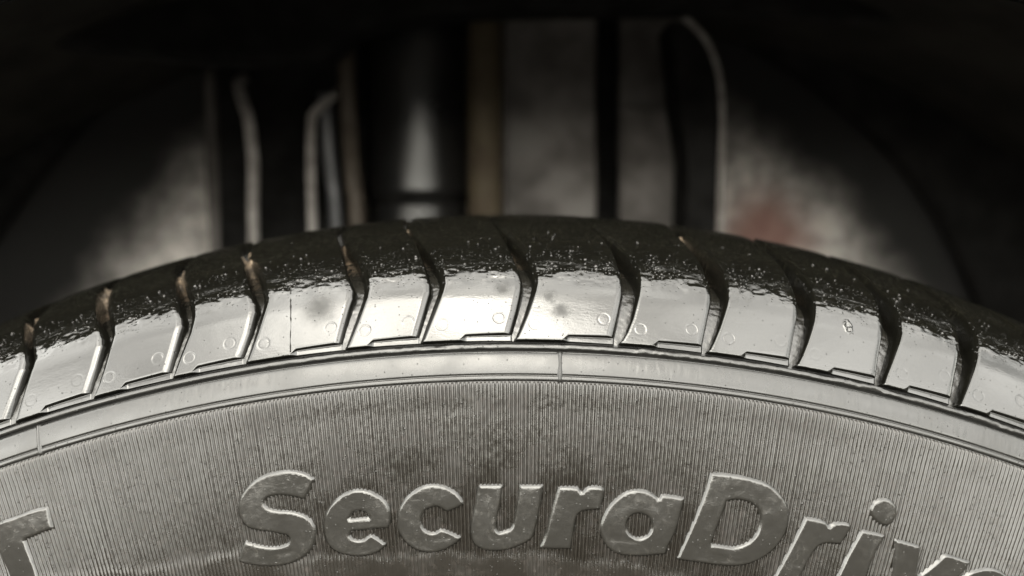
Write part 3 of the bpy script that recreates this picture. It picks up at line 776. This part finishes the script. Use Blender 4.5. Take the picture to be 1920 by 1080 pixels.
# ------------------------------------------------------------------ parts in the wheel well, seen over the tyre
hs = slab('spring_tower', [(-.30, .392), (-.20, .388), (-.135, .381), (-.104, .380), (-.083, .381), (-.066, .3935), (-.040, .4005), (.010, .4025), (.060, .4030), (.085, .4035), (.10, .4035), (.13, .402), (.16, .400), (.30, .396), (.30, .46), (-.30, .46)], .205, .222, M['black'], None, .004)
hs.name = 'upper_housing'
tag(hs, 'black arched housing crossing the top of the wheel well above the rods and plates', 'housing')

sh = empty('shock_absorber', (-.049, .276, .10), 'thick glossy black shock absorber tube standing behind the tyre, left of the rusty rod', 'shock absorber')
lathe('damper_tube', [(.0262, .12), (.0262, .30), (.0262, .318), (.0262, .3185), (.0255, .319), (.0255, .3255), (.0262, .326), (.0262, .3265), (.0262, .34), (.0262, .37), (.0262, .40), (.0262, .43), (.020, .436), (.006, .44)], -.049, .276, M['shock'], sh, 64)
lathe('clamp_band', [(.0258, .3190), (.0268, .3194), (.0268, .3250), (.0258, .3254)], -.049, .276, M['black'], sh, 64)

rod = lathe('rusty_rod', [(.0085, .10), (.0085, .430), (.004, .434)], -.0132, .240, M['rust'], None, 32)
tag(rod, 'brown rusted steel rod standing between the shock absorber and the grey bracket', 'rod')

br = empty('strut_bracket', (.04, .275, .2), 'grey steel bracket of two plates with a dark slot between them', 'bracket')
slab('bracket_plate', [(-.0045, .15), (.0452, .15), (.0450, .335), (.0438, .372), (.0440, .43), (-.0045, .43)], .272, .279, M['plate'], br)
slab('bracket_plate', [(.0580, .15), (.0925, .15), (.0915, .362), (.078, .370), (.0572, .3705), (.0572, .335)], .272, .279, M['plate'], br)
slab('upper_plate', [(.0575, .34), (.0935, .34), (.0935, .43), (.0572, .43)], .2805, .285, M['plate'], br)
slab('backing_plate', [(.030, .14), (.094, .14), (.094, .410), (.030, .410)], .296, .300, M['black'], br)

db = empty('dark_bracket', (.092, .231, .2), 'black arched bracket with a thin pale flange edge, right of the grey bracket', 'bracket')
slab('web', [(.0835, .15), (.0992, .15), (.0982, .360), (.0966, .376), (.0905, .393), (.0805, .4035), (.0740, .4040), (.0800, .36), (.0835, .34)], .231, .262, M['black'], db, .0008)
tube('flange', [(.1008, .2315, .15), (.1008, .2315, .30), (.0999, .2315, .345), (.0992, .2315, .368), (.0965, .2315, .383), (.0905, .2315, .396), (.0805, .2315, .406)], .0014, M['galv'], db, 10)

lb = empty('black_mounting_plate', (-.12, .274, .2), 'flat black mounting plate behind the two pale pipes', 'plate')
slab('plate', [(-.1600, .15), (-.0790, .15), (-.0790, .410), (-.135, .412), (-.1560, .395)], .276, .290, M['black'], lb, .001)

pA = tube('brake_pipe', [(-.1257, .2355, .16), (-.1257, .2355, .300), (-.1246, .2355, .335), (-.1254, .2355, .3527), (-.1266, .236, .3615), (-.1300, .240, .368), (-.1352, .250, .378), (-.138, .265, .383)], .0027, M['galv'])
tag(pA, 'pale grey pipe bent to the left at its top, in front of the black plate', 'pipe', 'pipes in front of the black plate')
pB = tube('brake_pipe', [(-.0970, .2355, .16), (-.0970, .2355, .3056), (-.0968, .2355, .340), (-.0958, .2355, .359), (-.0935, .236, .3635), (-.0888, .238, .3685), (-.084, .245, .374)], .0023, M['galv'])
tag(pB, 'pale grey pipe bent to the right at its top, beside the thin dull pipe', 'pipe', 'pipes in front of the black plate')
pC = tube('brake_pipe', [(-.0850, .2405, .16), (-.0864, .2405, .304), (-.0885, .2405, .335), (-.0900, .2405, .361), (-.0905, .2405, .372)], .0030, M['dullpipe'])
tag(pC, 'dull dark grey leaning pipe between the pale pipe and the brown cable', 'pipe', 'pipes in front of the black plate')
cb = tube('brown_cable', [(-.0742, .2355, .16), (-.0752, .2355, .307), (-.0764, .2355, .327), (-.0778, .2355, .353), (-.0787, .2355, .383), (-.0790, .2365, .43)], .0042, M['browncable'])
tag(cb, 'brown cable running up just left of the black shock absorber', 'cable')
